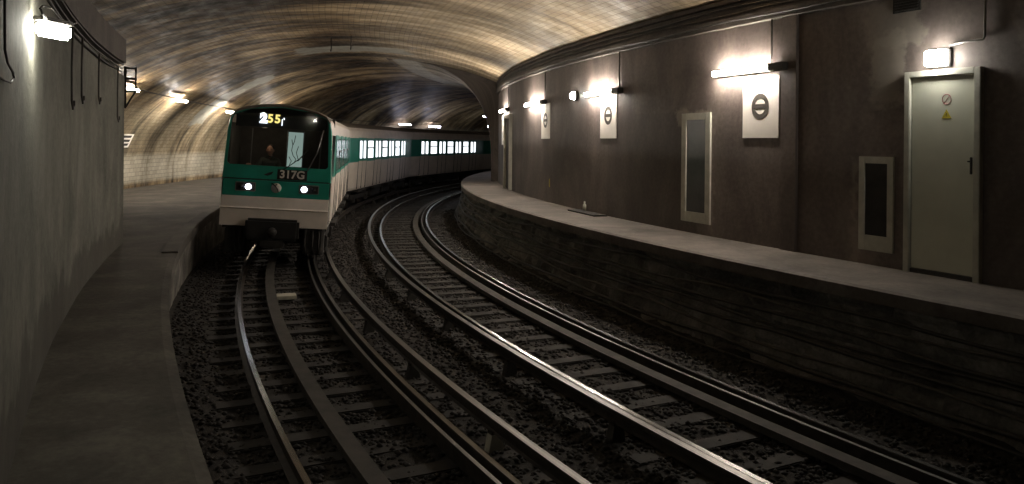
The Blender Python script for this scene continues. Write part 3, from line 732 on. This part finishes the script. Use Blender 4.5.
mb = MB(); mb.box(.82, .85, YF + .3, YF + .33, 2.15, 2.9, 'steel'); mb.box(-.66, -.64, YF + .5, YF + .52, 2.15, 2.95, 'steel'); mb.build('cab_pillar', car0)
mb = MB(); mb.tube([(.12, YF - .07, 2.10), (.30, YF - .08, 2.24), (.52, YF - .07, 2.42)], .009, 'black'); mb.tube([(.40, YF - .07, 2.30), (.60, YF - .06, 2.55)], .012, 'black')
mb.tube([(.62, YF - .07, 2.10), (.80, YF - .08, 2.5), (.90, YF - .07, 3.0)], .012, 'steel'); mb.build('windscreen_wiper', car0)
def front_text(txt, x, z, size, m, y, name, parent, ext=.004, label=None, bold=.006):
    cu = bpy.data.curves.new(name, 'FONT'); cu.body = txt; cu.size = size; cu.extrude = ext; cu.offset = bold; cu.align_x = 'CENTER'; cu.align_y = 'CENTER'
    tmp = bpy.data.objects.new('tmp', cu); C.objects.link(tmp); dg = bpy.context.evaluated_depsgraph_get(); me = bpy.data.meshes.new_from_object(tmp.evaluated_get(dg))
    bpy.data.objects.remove(tmp); me.materials.clear(); me.materials.append(M[m]); o = bpy.data.objects.new(name, me); C.objects.link(o); o.parent = parent
    o.matrix_local = Matrix.Translation((x, y, z)) @ Matrix.Rotation(PI / 2, 4, 'X'); 
    if label: o['label'] = label
    return o
MB().box(.0, .62, YF - .062, YF - .054, 1.885, 2.105, 'under').build('number_plate', car0)
front_text('317G', .31, 1.995, .235, 'cream', YF - .066, 'fleet_number', car0, label='cream fleet number 317G')
front_text('2', -.38, 3.17, .27, 'white_led', YF + .10, 'indicator_digit', car0, label='overexposed white digit 2', bold=.022)
front_text('5', -.24, 3.17, .25, 'yellow_led', YF + .10, 'indicator_digit', car0, label='yellow digit 5', bold=.008)
front_text('5', -.09, 3.17, .25, 'yellow_led', YF + .10, 'indicator_digit', car0, label='yellow digit 5', bold=.008)
mb = MB(); mb.box(.0, .015, YF + .095, YF + .105, 3.04, 3.18, 'white_led'); mb.box(.035, .055, YF + .095, YF + .105, 3.17, 3.21, 'white_led'); mb.build('indicator_edge', car0)
for s, hx in ((-1, -.57), (1, .58)):
    cx_ = -.63 if s < 0 else .68
    mb = MB(); mb.box(cx_ - .21, cx_ + .21, YF - .09, YF - .06, 1.60, 1.80, 'steel', bev=.012); mb.box(cx_ - .19, cx_ + .19, YF - .095, YF - .085, 1.62, 1.78, 'under', bev=.004)
    o = mb.build('headlight_housing', car0)
    mb = MB(); mb.tube([(hx, YF - .11, 1.70), (hx, YF - .09, 1.70)], .062, 'head', 20); mb.build('headlight', car0)
    tx = cx_ - .09 if s < 0 else cx_ + .1
    mb = MB(); mb.tube([(tx, YF - .105, 1.70), (tx, YF - .09, 1.70)], .045, 'black', 20); mb.build('tail_light', car0)
mb = MB(); mb.tube([(0, YF - .09, 1.70), (0, YF - .07, 1.70)], .105, 'grey', 28); 
mb.tube([(-.10, YF - .095, 1.80), (-.02, YF - .095, 1.74), (.03, YF - .095, 1.68), (.05, YF - .095, 1.61)], .012, 'under', 6); mb.tube([(.02, YF - .095, 1.79), (-.02, YF - .095, 1.74)], .009, 'under', 6)
mb.build('round_emblem', car0)
mb = MB(); mb.prism([(-.28, 1.97), (-.18, 2.02), (-.08, 2.05), (-.12, 1.98), (-.2, 1.95)], 'y', YF - .064, YF - .055, 'under'); mb.build('arrow_mark', car0)
mb = MB(); mb.box(-.56, .54, YF - .30, YF - .10, .60, 1.05, 'black', bev=.05); mb.box(-.25, .25, YF - .30, YF, .45, .62, 'under', bev=.03)
mb.tube([(0, YF - .42, .78), (0, YF - .28, .78)], .10, 'under', 16); mb.build('coupler', car0)
for x0, x1 in ((-1.0, -.62), (.62, 1.0)): MB().box(x0, x1, YF - .02, YF + .3, .30, .82, 'under', bev=.02).build('equipment_box', car0)
for x in (-.8, -.68, .66, .82, .95): MB().tube([(x, YF - .05, .84), (x, YF - .08, .5), (x + .03, YF - .02, .3)], .022, 'under', 8).build('air_hose', car0)
MB().box(1.0, 1.06, YF - .02, YF + .12, .35, .84, 'steel').build('step_bracket', car0)
mb = MB(); mb.box(1.115, 1.14, YF + .18, YF + .62, 1.0, 1.98, 'cream'); mb.box(1.09, 1.13, YF + .16, YF + .18, .95, 2.9, 'seam'); mb.box(1.09, 1.13, YF + .64, YF + .66, .95, 2.9, 'seam')
mb.add([(1.13, YF + .25, 2.1), (1.13, YF + .56, 2.1), (1.102, YF + .56, 2.78), (1.102, YF + .25, 2.78)], [(0, 1, 2, 3)], 'pane'); mb.build('cab_door', car0)
MB().add([(1.129, YF - .0, 1.98), (1.129, YF + .12, 1.98), (1.091, YF + .12, 2.92), (1.091, YF, 2.92)], [(0, 1, 2, 3)], 'cream').build('corner_pillar', car0)

# ------------------------------------------------------------------ THE DRIVER
def skin_body(name, pts, edges, rad, mat, parent, rootv=0, sub=2):
    me = bpy.data.meshes.new(name); me.from_pydata(pts, edges, []); me.materials.append(M[mat]); o = bpy.data.objects.new(name, me); C.objects.link(o); o.parent = parent
    o.modifiers.new('skin', 'SKIN'); 
    for i, r in enumerate(rad): me.skin_vertices[0].data[i].radius = (r, r) if not isinstance(r, tuple) else r
    me.skin_vertices[0].data[rootv].use_root = True
    sm = o.modifiers.new('sub', 'SUBSURF'); sm.levels = sub; sm.render_levels = sub
    dg = bpy.context.evaluated_depsgraph_get(); m2 = bpy.data.meshes.new_from_object(o.evaluated_get(dg)); o.modifiers.clear(); o.data = m2
    m2.materials.clear(); m2.materials.append(M[mat])
    for p in m2.polygons: p.use_smooth = True
    return o
PD = T_car(0) @ Matrix.Translation((-.27, YF + .70, 1.69))     # seat height under the hips; faces -y
per = thing('person', PD, 'driver in a dark jacket behind the windscreen, one hand on the controls', 'person')
# body: pelvis, spine, neck, head, arms, thighs, shins
P_ = [(0, 0, .10), (0, -.01, .30), (0, -.01, .50), (0, -.02, .62), (0, -.03, .70),
      (.17, -.02, .56), (.24, -.10, .32), (.20, -.34, .40), (.19, -.40, .43),
      (-.17, -.02, .56), (-.26, -.14, .36), (-.36, -.36, .44), (-.38, -.43, .48),
      (.10, -.02, .08), (.12, -.40, .08), (.12, -.42, -.34), (-.10, -.02, .08), (-.12, -.40, .08), (-.12, -.42, -.34)]
E_ = [(0, 1), (1, 2), (2, 3), (3, 4), (2, 5), (5, 6), (6, 7), (7, 8), (2, 9), (9, 10), (10, 11), (11, 12), (0, 13), (13, 14), (14, 15), (0, 16), (16, 17), (17, 18)]
R_ = [(.15, .11), (.15, .11), (.17, .11), .06, .055, .075, .055, .04, .03, .075, .055, .04, .03, .09, .075, .05, .09, .075, .05]
skin_body('body', P_, E_, R_, 'jacket', per)
mb = MB(); mb.sphere((0, -.05, .80), .10, 'skin', (.80, .95, 1.15), 20, 14); mb.sphere((0, -.145, .79), .016, 'skin', (.9, 1.3, 1.6)); mb.tube([(0, -.02, .62), (0, -.03, .74)], .05, 'skin', 12)
for s in (-1, 1): mb.sphere((s * .082, -.04, .79), .018, 'skin', (.5, .9, 1.5)); mb.sphere((s * .03, -.133, .815), .010, 'under')
mb.box(-.025, .025, -.143, -.13, .742, .750, 'red'); mb.build('head', per)
mb = MB(); mb.sphere((0, -.025, .84), .105, 'hair', (.86, .95, .85), 18, 12); mb.build('hair', per)
for s, w_ in ((1, P_[8]), (-1, P_[12])):
    mb = MB(); wx, wy, wz = w_; mb.sphere((wx, wy - .045, wz), .042, 'skin', (1, 1.15, .5))
    for k in range(4):
        fx = wx + (k - 1.5) * .02; ln = (.055, .066, .062, .048)[k]
        mb.tube([(fx, wy - .075, wz + .005), (fx, wy - .075 - ln * .6, wz + .002), (fx, wy - .075 - ln, wz - .022)], [.010, .009, .007], 'skin', 8)
    mb.tube([(wx - s * .035, wy - .03, wz), (wx - s * .055, wy - .06, wz - .005), (wx - s * .05, wy - .085, wz - .015)], [.012, .011, .009], 'skin', 8); mb.build('hand', per)
t = thing('driver_seat', T_car(0) @ Matrix.Translation((-.27, YF + .74, 1.23)), 'dark seat under the driver inside the cab', 'seat')
MB().box(-.24, .24, -.26, .24, .38, .46, 'black', bev=.03).build('seat_cushion', t); MB().box(-.22, .22, .16, .24, .46, 1.0, 'black', bev=.03).build('backrest', t); MB().tube([(0, 0, 0), (0, 0, .4)], .05, 'under', 12).build('pedestal', t)
# dim light added inside the cab to brighten the driver
t = thing('cab_fill_light', T_car(0) @ Matrix.Translation((-.40, YF + .45, 2.94)), 'small dim light added inside the cab to brighten the driver', 'lamp')
ld = bpy.data.lights.new('fill_bulb', 'POINT'); ld.energy = 1.6; ld.color = (1, .8, .6); ld.shadow_soft_size = .03; lo = bpy.data.objects.new('fill_bulb', ld); C.objects.link(lo); lo.parent = t
MB().box(-.05, .05, -.03, .03, .03, .05, 'steel').build('fitting', t)
for a_, R_, l_ in ((24.5, 57.75, 'left'), (24.0, 57.1, 'right')):
    hv = VH + VB * math.sqrt(1 - ((R_ - VM) / VW) ** 2)
    tag(MB().tube([pol(R_, a_, hv + .02), pol(R_, a_, hv - .42), pol(R_, a_ - .1, hv - .46), pol(R_, a_ - .25, hv - .42)], .02, 'wiring', 6).build('ceiling_hook'), l_ + '-hand thin iron hook hanging from the vault above the train', 'hook', 'hooks in the vault')
